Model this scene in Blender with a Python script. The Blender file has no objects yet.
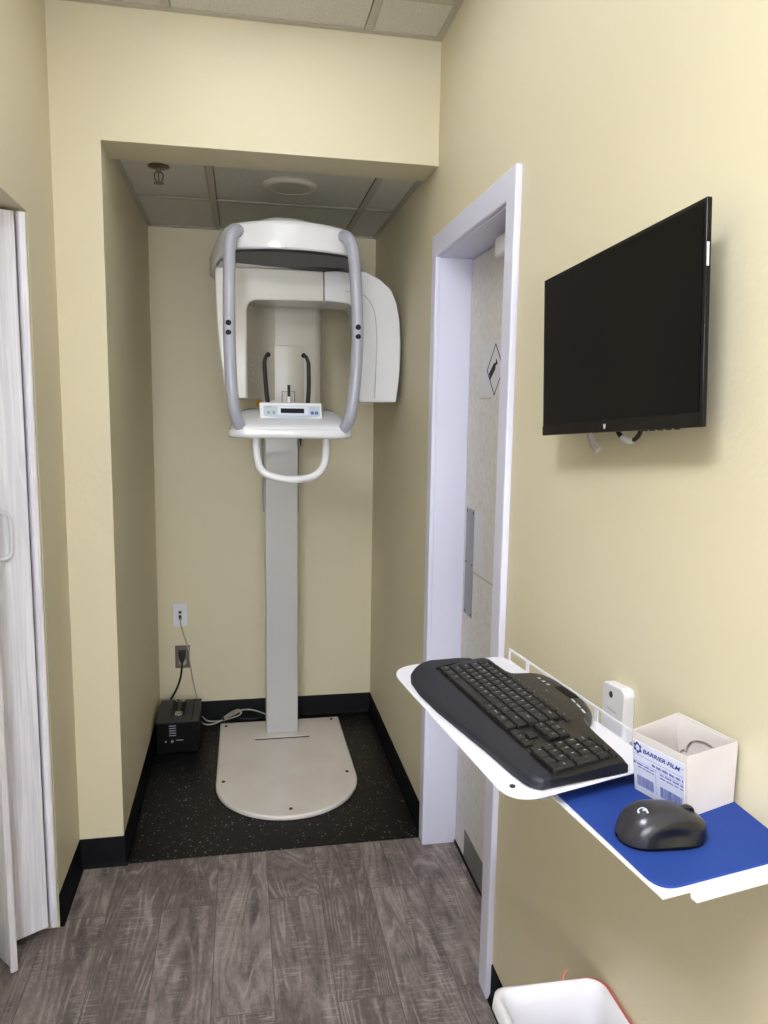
import bpy, bmesh, math, random
from mathutils import Vector, Matrix
random.seed(7)
PI = math.pi
sc = bpy.context.scene
COL = sc.collection

# ------------------------------------------------------------------ helpers
def lin(c):
    c /= 255.0
    return c / 12.92 if c <= 0.04045 else ((c + 0.055) / 1.055) ** 2.4
def rgb(r, g, b): return (lin(r), lin(g), lin(b), 1.0)

class MB:
    def __init__(s): s.v = []; s.f = []
    def add(s, vs, fs):
        o = len(s.v); s.v += [tuple(p) for p in vs]; s.f += [[i + o for i in f] for f in fs]; return s
    def box(s, x0, x1, y0, y1, z0, z1):
        vs = [(x0,y0,z0),(x1,y0,z0),(x1,y1,z0),(x0,y1,z0),(x0,y0,z1),(x1,y0,z1),(x1,y1,z1),(x0,y1,z1)]
        return s.add(vs, [(3,2,1,0),(4,5,6,7),(0,1,5,4),(1,2,6,5),(2,3,7,6),(3,0,4,7)])
    def prism(s, poly, a, b, axis='z'):
        n = len(poly)
        m = {'z': lambda p, h: (p[0], p[1], h), 'y': lambda p, h: (p[0], h, p[1]), 'x': lambda p, h: (h, p[0], p[1])}[axis]
        vs = [m(p, a) for p in poly] + [m(p, b) for p in poly]
        fs = [list(range(n))[::-1], list(range(n, 2*n))] + [(i, (i+1) % n, n + (i+1) % n, n + i) for i in range(n)]
        return s.add(vs, fs)
    def loft(s, rings, close=True, caps=True):
        n = len(rings[0]); vs = [p for r in rings for p in r]; fs = []
        for k in range(len(rings) - 1):
            for i in range(n if close else n - 1):
                j = (i + 1) % n
                fs.append((k*n+i, k*n+j, (k+1)*n+j, (k+1)*n+i))
        if caps:
            fs.append(list(range(n))[::-1]); fs.append([(len(rings)-1)*n + i for i in range(n)])
        return s.add(vs, fs)
    def tube(s, path, r, n=12, caps=True, cyc=False):
        P = [Vector(p) for p in path]; m = len(P); rings = []
        up = None
        for i in range(m):
            if cyc: t = (P[(i+1) % m] - P[i-1])
            else: t = P[min(i+1, m-1)] - P[max(i-1, 0)]
            t.normalize()
            if up is None:
                up = t.orthogonal().normalized()
            up = (up - t * up.dot(t)).normalized()
            q = t.cross(up); rr = r(i / (m - 1)) if callable(r) else r
            rings.append([tuple(P[i] + up * (rr * math.cos(a)) + q * (rr * math.sin(a))) for a in [2*PI*k/n for k in range(n)]])
        if cyc: rings.append(rings[0]); caps = False
        return s.loft(rings, True, caps)
    def lathe(s, prof, c=(0,0,0), n=32, axis='z'):
        m = {'z': lambda x, y, h: (c[0]+x, c[1]+y, c[2]+h), 'y': lambda x, y, h: (c[0]+x, c[1]+h, c[2]+y), 'x': lambda x, y, h: (c[0]+h, c[1]+x, c[2]+y)}[axis]
        rings = [[m(r*math.cos(2*PI*k/n), r*math.sin(2*PI*k/n), h) for k in range(n)] for r, h in prof]
        return s.loft(rings)
    def build(s, name, mat, parent=None, bevel=0, seg=2, smooth=35, local=False, kind=None):
        me = bpy.data.meshes.new(name)
        vs = s.v
        if local: vs = [(x*KT, y*KT, z*KT) for x, y, z in vs]
        if parent is not None and not local:
            M = WORLD[parent.name].inverted(); vs = [tuple(M @ Vector(p)) for p in vs]
        me.from_pydata(vs, [], s.f); me.update()
        bm = bmesh.new(); bm.from_mesh(me); bmesh.ops.remove_doubles(bm, verts=bm.verts, dist=1e-6)
        bmesh.ops.recalc_face_normals(bm, faces=bm.faces); bm.to_mesh(me); bm.free()
        if smooth:
            me.polygons.foreach_set('use_smooth', [True] * len(me.polygons)); me.set_sharp_from_angle(angle=math.radians(smooth))
        me.materials.append(mat)
        o = bpy.data.objects.new(name, me); COL.objects.link(o)
        if parent is not None:
            o.parent = parent; WORLD[o.name] = WORLD[parent.name]
        else: WORLD[o.name] = Matrix.Identity(4)
        if bevel:
            b = o.modifiers.new('bevel', 'BEVEL'); b.width = bevel; b.segments = seg; b.limit_method = 'ANGLE'; b.angle_limit = math.radians(40)
            b.harden_normals = False
        if kind: o['kind'] = kind
        return o
WORLD = {}
KT = .965      # the tray and what stands on it: metric size of the drawing below
def thing(name, label, cat, loc=(0,0,0), rz=0, group=None):
    o = bpy.data.objects.new(name, None); COL.objects.link(o); o.empty_display_size = 0.05
    o.location = loc; o.rotation_euler = (0,0,rz); o['label'] = label; o['category'] = cat
    if group: o['group'] = group
    WORLD[o.name] = Matrix.Translation(loc) @ Matrix.Rotation(rz, 4, 'Z')
    return o
def tag(o, label, cat, group=None):
    o['label'] = label; o['category'] = cat
    if group: o['group'] = group
    return o
def crv(pts, k=8, cyc=False):
    P = [Vector(p) for p in pts]; n = len(P); out = []
    for i in range(n if cyc else n - 1):
        a = P[(i-1) % n] if cyc else P[max(i-1,0)]; b = P[i]; c = P[(i+1) % n]; d = P[(i+2) % n] if cyc else P[min(i+2,n-1)]
        for j in range(k):
            t = j / k
            out.append(0.5*((2*b) + (c-a)*t + (2*a-5*b+4*c-d)*t*t + (3*b-a-3*c+d)*t**3))
    if not cyc: out.append(P[-1])
    return [tuple(p) for p in out]
def rrect(x0, x1, y0, y1, r, n=6):
    out = []
    rs = r if isinstance(r, (list, tuple)) else [r]*4
    for (cx, cy, a0, q) in ((x1, y1, 0, rs[0]), (x0, y1, 90, rs[1]), (x0, y0, 180, rs[2]), (x1, y0, 270, rs[3])):
        sx = -1 if cx == x1 else 1; sy = -1 if cy == y1 else 1
        for k in range(n + 1):
            a = math.radians(a0 + 90*k/n); out.append((cx + sx*q + q*math.cos(a), cy + sy*q + q*math.sin(a)))
    return out
def fillet(poly, rad, n=6):
    """round the corners of a 2-D polygon; rad is one radius per corner"""
    out = []; m = len(poly)
    for i in range(m):
        p = Vector(poly[i]); a = Vector(poly[i-1]); b = Vector(poly[(i+1) % m]); r = rad[i] if isinstance(rad, (list, tuple)) else rad
        if r <= 0: out.append(tuple(p)); continue
        u = (a-p).normalized(); v = (b-p).normalized(); ang = u.angle(v)
        d = min(r / math.tan(ang/2), 0.49*(a-p).length, 0.49*(b-p).length)
        A = p + u*d; B = p + v*d
        for k in range(n + 1):
            t = k / n; out.append(tuple((1-t)**2*A + 2*t*(1-t)*p + t*t*B))
    return out
def lerp_tab(tab, x):
    if x <= tab[0][0]: return tab[0][1]
    for (a, b), (c, d) in zip(tab, tab[1:]):
        if x <= c: return b + (d-b)*(x-a)/(c-a)
    return tab[-1][1]

# ------------------------------------------------------------------ materials
def mat(name, col, rough=0.5, metal=0.0, bump=None, spec=0.5, coat=0.0, emit=None, vary=None):
    m = bpy.data.materials.new(name); m.use_nodes = True; nt = m.node_tree; b = nt.nodes['Principled BSDF']
    b.inputs['Base Color'].default_value = col; b.inputs['Roughness'].default_value = rough; b.inputs['Metallic'].default_value = metal
    b.inputs['Specular IOR Level'].default_value = spec; b.inputs['Coat Weight'].default_value = coat; b.inputs['Coat Roughness'].default_value = 0.08
    tc = nt.nodes.new('ShaderNodeTexCoord')
    if bump:
        n = nt.nodes.new('ShaderNodeTexNoise'); n.inputs['Scale'].default_value = bump[0]; n.inputs['Detail'].default_value = 3
        nt.links.new(tc.outputs['Object'], n.inputs['Vector'])
        bp = nt.nodes.new('ShaderNodeBump'); bp.inputs['Strength'].default_value = bump[1]; bp.inputs['Distance'].default_value = bump[2] if len(bump) > 2 else 0.001
        nt.links.new(n.outputs['Fac'], bp.inputs['Height']); nt.links.new(bp.outputs['Normal'], b.inputs['Normal'])
    if vary:      # (scale, other colour, amount)
        n2 = nt.nodes.new('ShaderNodeTexNoise'); n2.inputs['Scale'].default_value = vary[0]; n2.inputs['Detail'].default_value = 5
        nt.links.new(tc.outputs['Object'], n2.inputs['Vector'])
        mr = nt.nodes.new('ShaderNodeMapRange'); mr.inputs['From Min'].default_value = .35; mr.inputs['From Max'].default_value = .7; mr.inputs['To Max'].default_value = vary[2]
        nt.links.new(n2.outputs['Fac'], mr.inputs['Value'])
        mx = nt.nodes.new('ShaderNodeMix'); mx.data_type = 'RGBA'; mx.inputs[6].default_value = col; mx.inputs[7].default_value = vary[1]
        nt.links.new(mr.outputs['Result'], mx.inputs[0]); nt.links.new(mx.outputs[2], b.inputs['Base Color'])
    if emit:
        b.inputs['Emission Color'].default_value = emit[0]; b.inputs['Emission Strength'].default_value = emit[1]
    return m
M = {}
M['wall'] = mat('wall paint', rgb(221,212,185), .55, bump=(95,.35,.0016), spec=.3)
M['white_paint'] = mat('white gloss paint', rgb(224,225,247), .35, bump=(40,.05))
M['base'] = mat('black vinyl base', rgb(10,11,16), .55, spec=.12)
M['tile'] = mat('acoustic tile', rgb(228,225,218), .9, bump=(220,.6,.002), vary=(300, rgb(150,148,140), .5))
M['tile_edge'] = mat('tile edge', rgb(60,55,48), .9)
M['tbar'] = mat('ceiling grid', rgb(188,182,170), .5)
M['machine'] = mat('machine white', rgb(226,227,233), .22, coat=.4)
M['machine_shaded'] = mat('machine shaded shell', rgb(186,181,168), .32, coat=.2)  # machine white darkened: the hood's shade is put into this colour
M['column_paint'] = mat('column paint', rgb(196,196,197), .35, coat=.2)
M['machine_warm'] = mat('machine warm white', rgb(218,214,207), .26, coat=.3)
M['machine_base'] = mat('base plate enamel', rgb(232,226,222), .3, coat=.3, vary=(6, rgb(220,209,203), .6))
M['handle_grey'] = mat('handle grey', rgb(168,170,184), .28, coat=.3)
M['dark_plastic'] = mat('dark plastic', rgb(46,46,50), .45, spec=.3)
M['black_plastic'] = mat('black plastic', rgb(18,18,20), .4)
M['near_black'] = mat('near black', rgb(5,5,7), .55, spec=.2)
M['membrane'] = mat('membrane panel', rgb(178,194,204), .35)
M['lcd'] = mat('lcd', rgb(14,18,12), .3, spec=.15)
M['steel'] = mat('steel', rgb(150,152,158), .35, metal=.85)
M['chrome'] = mat('chrome', rgb(190,190,190), .12, metal=1)
M['grey_metal'] = mat('grey metal', rgb(150,153,160), .45, metal=.3)
M['clear'] = mat('clear plastic', rgb(225,225,225), .1)
M['yellow'] = mat('warning yellow', rgb(214,170,30), .5)
M['white_plastic'] = mat('white plastic', rgb(228,228,236), .35)
M['grey_cable'] = mat('grey cable', rgb(172,168,160), .5)
M['black_cable'] = mat('black cable', rgb(14,14,15), .45)
M['outlet_steel'] = mat('outlet plate', rgb(118,112,104), .4, metal=.5)
M['blue'] = mat('blue foam cloth', rgb(15,54,136), .8, bump=(900,.2,.0005), vary=(7, rgb(30,70,150), .35))
M['tray'] = mat('white powder coat', rgb(226,226,236), .35)
M['card'] = mat('white card', rgb(212,206,205), .7, vary=(10, rgb(200,191,188), .5))
M['label_paper'] = mat('label paper', rgb(210,214,232), .5)
M['ink'] = mat('blue ink', rgb(38,52,150), .5)
M['ink_pale'] = mat('pale blue ink', rgb(84,98,176), .5)
M['mouse'] = mat('mouse shell', rgb(48,48,55), .3, metal=.25, coat=.2)
M['mouse_side'] = mat('mouse side', rgb(12,12,14), .3, coat=.1)
M['silver'] = mat('silver mark', rgb(205,208,220), .3)
M['palm'] = mat('palm rest', rgb(25,27,39), .5, bump=(1500,.15,.0003))
M['deck'] = mat('keyboard deck', rgb(22,21,21), .36)
M['keys'] = mat('key caps', rgb(21,21,22), .45)
M['legend'] = mat('key legends', rgb(225,225,225), .5)
M['screen'] = mat('screen', rgb(11,11,11), .3, spec=.14)
M['bezel'] = mat('bezel', rgb(8,8,13), .22, spec=.3)
M['red_bin'] = mat('red bin plastic', rgb(212,104,94), .45)
M['liner'] = mat('white bin liner', rgb(226,224,232), .45, bump=(14,.5,.01))
M['door_gray'] = mat('door laminate', rgb(224,222,222), .6, bump=(160,.3,.001), vary=(60, rgb(206,202,197), .8))
M['paper'] = mat('paper', rgb(220,220,226), .6)
M['kick'] = mat('kick plate', rgb(122,120,118), .4, metal=.4)
M['baffle'] = mat('light baffle', rgb(206,200,190), .5)
M['diffuser'] = mat('lamp diffuser', rgb(240,240,240), .5, emit=((.95,.97,1,1), 0.6))
M['brass'] = mat('sprinkler metal', rgb(120,104,92), .3, metal=.9)

def mat_floor():
    m = bpy.data.materials.new('plank vinyl'); m.use_nodes = True; nt = m.node_tree; N = nt.nodes; L = nt.links; b = N['Principled BSDF']
    tc = N.new('ShaderNodeTexCoord')
    def mapping(rot=0, scale=(1,1,1), loc=(0,0,0), src=None):
        mp = N.new('ShaderNodeMapping'); mp.inputs['Rotation'].default_value = (0,0,rot); mp.inputs['Scale'].default_value = scale; mp.inputs['Location'].default_value = loc
        L.new(src or tc.outputs['Object'], mp.inputs['Vector']); return mp.outputs['Vector']
    W = .163
    v = mapping(PI/2, (1,1,1), (0.55, .256, 0))
    br = N.new('ShaderNodeTexBrick'); br.offset = .37; br.offset_frequency = 2; br.squash = 1
    br.inputs['Scale'].default_value = 1; br.inputs['Brick Width'].default_value = 1.22; br.inputs['Row Height'].default_value = W
    br.inputs['Mortar Size'].default_value = .0012; br.inputs['Mortar Smooth'].default_value = .2; br.inputs['Bias'].default_value = 0
    br.inputs['Color1'].default_value = (0,0,0,1); br.inputs['Color2'].default_value = (1,1,1,1); br.inputs['Mortar'].default_value = (.5,.5,.5,1)
    L.new(v, br.inputs['Vector'])
    # each plank shifts its own grain
    vm = N.new('ShaderNodeVectorMath'); vm.operation = 'MULTIPLY_ADD'; vm.inputs[1].default_value = (7.3, 3.1, 5.7)
    L.new(br.outputs['Color'], vm.inputs[0]); L.new(tc.outputs['Object'], vm.inputs[2])
    def noise(scale, sc3, det=4, rough=.55, dist=0):
        n = N.new('ShaderNodeTexNoise'); n.inputs['Scale'].default_value = scale; n.inputs['Detail'].default_value = det; n.inputs['Roughness'].default_value = rough; n.inputs['Distortion'].default_value = dist
        L.new(mapping(0, sc3, src=vm.outputs[0]), n.inputs['Vector']); return n.outputs['Fac']
    def mix(fac, a, c, mode='MIX'):
        mx = N.new('ShaderNodeMix'); mx.data_type = 'RGBA'; mx.blend_type = mode
        for s, x in ((0, fac), (6, a), (7, c)):
            if hasattr(x, 'is_output'): L.new(x, mx.inputs[s])
            else: mx.inputs[s].default_value = x
        return mx.outputs[2]
    def rng(x, a, c, lo=0, hi=1):
        r = N.new('ShaderNodeMapRange'); r.inputs['From Min'].default_value = a; r.inputs['From Max'].default_value = c; r.inputs['To Min'].default_value = lo; r.inputs['To Max'].default_value = hi
        L.new(x, r.inputs['Value']); return r.outputs['Result']
    base = mix(br.outputs['Color'], rgb(116,106,104), rgb(158,147,144))
    blot = noise(1, (9, 1.6, 1), 5, .6, .5)
    base = mix(rng(blot, .40, .66), base, rgb(100,91,89))
    blot2 = noise(1, (13, 3.2, 1), 4, .6, .8)
    base = mix(rng(blot2, .52, .70, 0, .8), base, rgb(74,66,66))
    fld = noise(1, (5.5, .75, 1), 2, .45, .6)          # cathedral grain: contour lines of a slow field
    sn = N.new('ShaderNodeMath'); sn.operation = 'MULTIPLY'; L.new(fld, sn.inputs[0]); sn.inputs[1].default_value = 150
    si = N.new('ShaderNodeMath'); si.operation = 'SINE'; L.new(sn.outputs[0], si.inputs[0])
    brk = noise(1, (16, 9, 1), 3, .6)
    gm = N.new('ShaderNodeMath'); gm.operation = 'MULTIPLY'; L.new(rng(si.outputs[0], .2, 1, 0, .55), gm.inputs[0]); L.new(rng(brk, .42, .62), gm.inputs[1])
    base = mix(gm.outputs[0], base, rgb(186,176,173))
    gd = N.new('ShaderNodeMath'); gd.operation = 'MULTIPLY'; L.new(rng(si.outputs[0], -.3, -1, 0, .5), gd.inputs[0]); L.new(rng(brk, .6, .4), gd.inputs[1])
    base = mix(gd.outputs[0], base, rgb(78,70,70))
    fine = noise(1, (150, 38, 1), 5, .7)
    base = mix(rng(fine, .5, .75, 0, .35), base, rgb(184,175,172))
    fined = noise(1.3, (150, 45, 1), 5, .7)
    base = mix(rng(fined, .50, .74, 0, .6), base, rgb(86,77,75))
    saw = noise(1, (22, 150, 1), 2, .5)           # saw marks across the plank
    sawm = noise(1, (14, 4, 1), 2, .5)
    ml = N.new('ShaderNodeMath'); ml.operation = 'MULTIPLY'; L.new(rng(saw, .50, .72), ml.inputs[0]); L.new(rng(sawm, .44, .66, 0, .5), ml.inputs[1])
    base = mix(ml.outputs[0], base, rgb(196,187,184))
    base = mix(br.outputs['Fac'], base, rgb(96,88,86))
    L.new(base, b.inputs['Base Color']); b.inputs['Roughness'].default_value = .55; b.inputs['Specular IOR Level'].default_value = .35
    bp = N.new('ShaderNodeBump'); bp.inputs['Strength'].default_value = .25; bp.inputs['Distance'].default_value = .001
    L.new(fined, bp.inputs['Height']); L.new(bp.outputs['Normal'], b.inputs['Normal'])
    return m
M['floor'] = mat_floor()

def mat_speckle():
    m = bpy.data.materials.new('speckled rubber'); m.use_nodes = True; nt = m.node_tree; N = nt.nodes; L = nt.links; b = N['Principled BSDF']; b.inputs['Specular IOR Level'].default_value = .22
    tc = N.new('ShaderNodeTexCoord')
    vo = N.new('ShaderNodeTexVoronoi'); vo.inputs['Scale'].default_value = 78; vo.inputs['Randomness'].default_value = 1
    nz = N.new('ShaderNodeTexNoise'); nz.inputs['Scale'].default_value = 70
    ad = N.new('ShaderNodeVectorMath'); ad.operation = 'MULTIPLY_ADD'; ad.inputs[1].default_value = (.012,.012,.012)
    L.new(tc.outputs['Object'], nz.inputs['Vector']); L.new(nz.outputs['Color'], ad.inputs[0]); L.new(tc.outputs['Object'], ad.inputs[2]); L.new(ad.outputs[0], vo.inputs['Vector'])
    lt = N.new('ShaderNodeMath'); lt.operation = 'LESS_THAN'; lt.inputs[1].default_value = .24; L.new(vo.outputs['Distance'], lt.inputs[0])
    sx = N.new('ShaderNodeSeparateColor'); L.new(vo.outputs['Color'], sx.inputs[0])
    gt = N.new('ShaderNodeMath'); gt.operation = 'GREATER_THAN'; gt.inputs[1].default_value = .45; L.new(sx.outputs[0], gt.inputs[0])
    mu = N.new('ShaderNodeMath'); mu.operation = 'MULTIPLY'; L.new(lt.outputs[0], mu.inputs[0]); L.new(gt.outputs[0], mu.inputs[1])
    m2 = N.new('ShaderNodeMath'); m2.operation = 'MULTIPLY'; L.new(mu.outputs[0], m2.inputs[0]); L.new(sx.outputs[1], m2.inputs[1])
    mx = N.new('ShaderNodeMix'); mx.data_type = 'RGBA'; mx.inputs[6].default_value = rgb(11,12,14); mx.inputs[7].default_value = rgb(150,149,144)
    L.new(m2.outputs[0], mx.inputs[0]); L.new(mx.outputs[2], b.inputs['Base Color']); b.inputs['Roughness'].default_value = .38
    bp = N.new('ShaderNodeBump'); bp.inputs['Strength'].default_value = .12; bp.inputs['Distance'].default_value = .001
    L.new(nz.outputs['Fac'], bp.inputs['Height']); L.new(bp.outputs['Normal'], b.inputs['Normal'])
    return m
M['speckle'] = mat_speckle()

def mat_grain_door():
    m = bpy.data.materials.new('white embossed grain'); m.use_nodes = True; nt = m.node_tree; N = nt.nodes; L = nt.links; b = N['Principled BSDF']
    tc = N.new('ShaderNodeTexCoord'); mp = N.new('ShaderNodeMapping'); mp.inputs['Scale'].default_value = (60,60,2.4); L.new(tc.outputs['Object'], mp.inputs['Vector'])
    n = N.new('ShaderNodeTexNoise'); n.inputs['Scale'].default_value = 1; n.inputs['Detail'].default_value = 4; n.inputs['Distortion'].default_value = 1.2; L.new(mp.outputs['Vector'], n.inputs['Vector'])
    rp = N.new('ShaderNodeMapRange'); rp.inputs['From Min'].default_value = .42; rp.inputs['From Max'].default_value = .62; L.new(n.outputs['Fac'], rp.inputs['Value'])
    mx = N.new('ShaderNodeMix'); mx.data_type = 'RGBA'; mx.inputs[6].default_value = rgb(228,226,238); mx.inputs[7].default_value = rgb(246,245,255)
    L.new(rp.outputs['Result'], mx.inputs[0]); L.new(mx.outputs[2], b.inputs['Base Color']); b.inputs['Roughness'].default_value = .45
    bp = N.new('ShaderNodeBump'); bp.inputs['Strength'].default_value = .4; bp.inputs['Distance'].default_value = .001
    L.new(n.outputs['Fac'], bp.inputs['Height']); L.new(bp.outputs['Normal'], b.inputs['Normal'])
    return m
M['grain'] = mat_grain_door()

LCOL = (.93, .965, 1.0)
_txt = {}
def text_mesh(s, size, extrude=0.0, shear=0.0, bold=0.0):
    k = (s, size, shear, bold)
    if k not in _txt:
        c = bpy.data.curves.new('t', 'FONT'); c.body = s; c.size = size; c.extrude = extrude; c.shear = shear; c.offset = bold
        c.align_x = 'CENTER'; c.align_y = 'CENTER'; c.resolution_u = 2
        o = bpy.data.objects.new('t', c); COL.objects.link(o)
        dg = bpy.context.evaluated_depsgraph_get(); me = bpy.data.meshes.new_from_object(o.evaluated_get(dg))
        _txt[k] = ([tuple(v.co) for v in me.vertices], [tuple(p.vertices) for p in me.polygons])
        bpy.data.objects.remove(o); bpy.data.curves.remove(c); bpy.data.meshes.remove(me)
    return _txt[k]

# ------------------------------------------------------------------ room dimensions
XR, XL, XW = .634, -.405, -.546        # right wall, alcove left wall, room left wall
YF, YB, YREAR = 2.487, 3.653, -3.0     # header face, alcove back wall, wall behind the camera
ZC, ZA, ZH = 2.70, 2.342, 2.325        # ceilings and header underside
YH = 2.66                              # back of the header
DY0, DY1, DZ = 1.776, 2.445, 2.035      # right door opening
def struct(name, mb, m, **k):
    o = mb.build(name, m, None, smooth=k.pop('smooth', 0), **k); o['kind'] = 'structure'; return o
XFAR, YSIDE = -3.2, .40
struct('floor', MB().box(XFAR-.1, 1.3, YREAR-.1, YB+.1, -.06, 0), M['floor'])
w = MB(); w.box(XR, XR+.16, YREAR, DY0, 0, ZC+.1).box(XR, XR+.16, DY1, YB, 0, ZC+.1).box(XR, XR+.16, DY0, DY1, DZ, ZC+.1)
struct('wall_right', w, M['wall'])
struct('wall_back', MB().box(XL-.2, XR+.16, YB, YB+.1, 0, ZC+.1), M['wall'])
struct('wall_alcove', MB().box(-.72, XL, YF, YB, 0, ZC+.1), M['wall'])
struct('wall_front', MB().box(XL, XR, YF, YH, ZH, ZC+.1), M['wall'])
LY0, LY1, LZ = 1.05, 2.19, 2.040       # folding door opening in the left wall
w = MB(); w.box(-.70, XW, LY1, YF, 0, ZC+.1).box(-.70, XW, YSIDE, LY0, 0, ZC+.1).box(-.70, XW, LY0, LY1, LZ, ZC+.1)
struct('wall_left', w, M['wall'])
struct('wall_closet', MB().box(-.80, -.705, LY0, LY1, 0, ZC), M['wall'])
struct('wall_side', MB().box(XFAR, -.70, YSIDE, YSIDE+.1, 0, ZC+.1), M['wall'])
struct('wall_far', MB().box(XFAR-.1, XFAR, YREAR, YSIDE+.1, 0, ZC+.1), M['wall'])
struct('wall_rear', MB().box(XFAR-.1, XR+.16, YREAR-.1, YREAR, 0, ZC+.1), M['wall'])
struct('ceiling', MB().box(XFAR-.1, XR+.16, YREAR, YB, ZC+.1, ZC+.16), M['tile_edge'])

# ceiling: lay-in tiles between grid bars
RX = [XFAR+.001, -2.623, -2.019, -1.415, -.811, -.207, .397, XR-.001]
RYall = [YF-.001, 2.265, 1.655, 1.045, .435, -.175, -.785, -1.395, -2.005, -2.615, YREAR+.001]
LIT = {(5,1),(5,2),(4,4),(4,5),(3,5),(3,6)}
TI = .0135
tl = MB()
for i, (x0, x1) in enumerate(zip(RX, RX[1:])):
    for j, (y1, y0) in enumerate(zip(RYall, RYall[1:])):
        if (i, j) in LIT: continue
        tl.box(x0+TI, x1-TI, y0+TI, y1-TI, ZC+.004, ZC+.016)
struct('ceiling_tiles', tl, M['tile'], bevel=.002)
def beam(name, x0, x1, y0, y1, z): return MB().box(x0, x1, y0, y1, z, z+.003)
g = MB()
for k, x in enumerate(RX[1:-1]): g.box(x-.012, x+.012, YREAR+.03, YF-.021, ZC, ZC+.003)
for k, y in enumerate(RYall[1:-1]):
    for i, (x0, x1) in enumerate(zip(RX, RX[1:])):
        if (k, i) in ((1,5), (4,4), (5,3)): continue
        g.box(x0+.0125, x1-.0125, y-.012, y+.012, ZC+.0003, ZC+.003)
g.box(XW, XW+.02, YSIDE, YF-.021, ZC-.001, ZC+.003).box(XR-.02, XR, YREAR, YF-.021, ZC-.001, ZC+.003).box(XW, XR, YF-.02, YF, ZC-.001, ZC+.003)
struct('trim_1', g, M['tbar'])
AX = [XL+.001, -.1, .485, XR-.001]; AY = [YH+.001, 3.16, YB-.001]
tl = MB()
for x0, x1 in zip(AX, AX[1:]):
    for y0, y1 in zip(AY, AY[1:]): tl.box(x0+TI, x1-TI, y0+TI, y1-TI, ZA+.005, ZA+.016)
struct('ceiling_alcove', tl, M['tile'], bevel=.002)
struct('ceiling_plenum', MB().box(XL, XR, YH, YB, ZA+.02, ZA+.03), M['tile_edge'])
g = MB()
for x in AX[1:-1]: g.box(x-.012, x+.012, YH, YB-.0185, ZA-.002, ZA+.003)
g.box(XL+.0185, AX[1]-.0122, 3.148, 3.172, ZA, ZA+.003).box(AX[1]+.0122, AX[2]-.0122, 3.148, 3.172, ZA, ZA+.003).box(AX[2]+.0122, XR-.0185, 3.148, 3.172, ZA, ZA+.003)
g.box(XL, XL+.018, YH, YB-.019, ZA-.001, ZA+.004).box(XR-.018, XR, YH, YB-.019, ZA-.001, ZA+.004).box(XL, XR, YB-.018, YB, ZA, ZA+.004)
struct('trim_2', g, M['tbar'])

# black vinyl baseboards with a small toe
def baseboard(name, path, h=.102, side=1):
    """path: list of plan points on the wall, room on the left of travel when side=1"""
    mb = MB(); P = [Vector(p) for p in path]; n = len(P)
    prof = [(0,0),(.012,0),(.009,.006),(.004,.018),(.0035,h-.003),(.002,h),(0,h)]
    rings = []
    for i in range(n):
        d0 = (P[i]-P[i-1]).normalized() if i > 0 else (P[1]-P[0]).normalized()
        d1 = (P[i+1]-P[i]).normalized() if i < n-1 else d0
        n0 = Vector((-d0.y, d0.x))*side; n1 = Vector((-d1.y, d1.x))*side
        nn = (n0+n1); nn = nn / max(nn.dot(n0), 1e-6) if nn.length > 1e-6 else n0
        rings.append([(P[i].x+nn.x*a, P[i].y+nn.y*a, z) for a, z in prof])
    mb.loft(rings); struct(name, mb, M['base'], smooth=30)
baseboard('baseboard_alcove', [(XR, 2.484), (XR, YB), (XL, YB), (XL, YF), (XW, YF), (XW, LY1+.002)], side=1)
baseboard('baseboard_right', [(XR, YREAR), (XR, 1.711)], side=1)
baseboard('baseboard_closet', [(-.705, LY1-.02), (-.705, LY0)], side=1)
baseboard('baseboard_left', [(XW, LY0), (XW, YSIDE)], side=1)

# right door: frame, door and hardware
pr = .016; c0, c1 = 1.712, 2.483
U_ = [(c0, 0), (c0, DZ+.066), (c1, DZ+.066), (c1, 0), (DY1-.014, 0), (DY1-.014, DZ-.003), (DY0-.001, DZ-.003), (DY0-.001, 0)]
struct('trim_3', MB().prism(U_, XR-pr, XR+.001, 'x'), M['white_paint'], bevel=.004, seg=2)
U_ = [(DY0+.0005, 0), (DY0+.0005, DZ-.0005), (DY1-.0005, DZ-.0005), (DY1-.0005, 0), (DY1-.012, 0), (DY1-.012, DZ-.006), (DY0+.006, DZ-.006), (DY0+.006, 0)]
struct('trim_4', MB().prism(U_, XR-.002, XR+.16, 'x'), M['white_paint'], bevel=.002)
DX = XR+.106
d1 = MB().box(DX, DX+.04, DY0+.008, DY1-.015, .012, DZ-.009)
door = d1.build('door_1', M['door_gray'], None, smooth=0, bevel=.002); door['kind'] = 'structure'
struct('wall_beyond', MB().box(XR+.30, XR+.34, DY0-.3, DY1+.3, 0, ZC), M['near_black'])
pl = MB().box(DX-.002, DX, 2.318, 2.402, .862, 1.222).build('push_plate', M['grey_metal'], door, smooth=0)
sc_ = MB()
for yy in (2.326, 2.394):
    for zz in (.872, 1.04, 1.212): sc_.lathe([(.004,-.0035),(.004,-.002)], (DX, yy, zz), 8, 'x')
sc_.build('plate_screws', M['dark_plastic'], pl)
MB().box(DX-.001, DX, 2.10, 2.318, 1.02, 1.228).build('taped_sheet', M['door_gray'], door, smooth=0)
MB().box(DX-.0018, DX-.001, 2.222, 2.316, 1.03, 1.222).build('paper_strip', M['paper'], door, smooth=0)
e = MB().box(DX-.002, DX-.0008, 2.10, 2.318, 1.018, 1.024).box(DX-.002, DX-.0008, 2.10, 2.106, 1.02, 1.228).build('tape_edge', M['tbar'], door, smooth=0)
MB().box(DX-.004, DX, DY0+.017, DY1-.015, .0015, .013).build('door_sweep', M['near_black'], door, smooth=0)
MB().box(DX-.002, DX, DY0+.03, 2.318, .014, .115).build('kick_plate', M['kick'], door, smooth=0)
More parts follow.
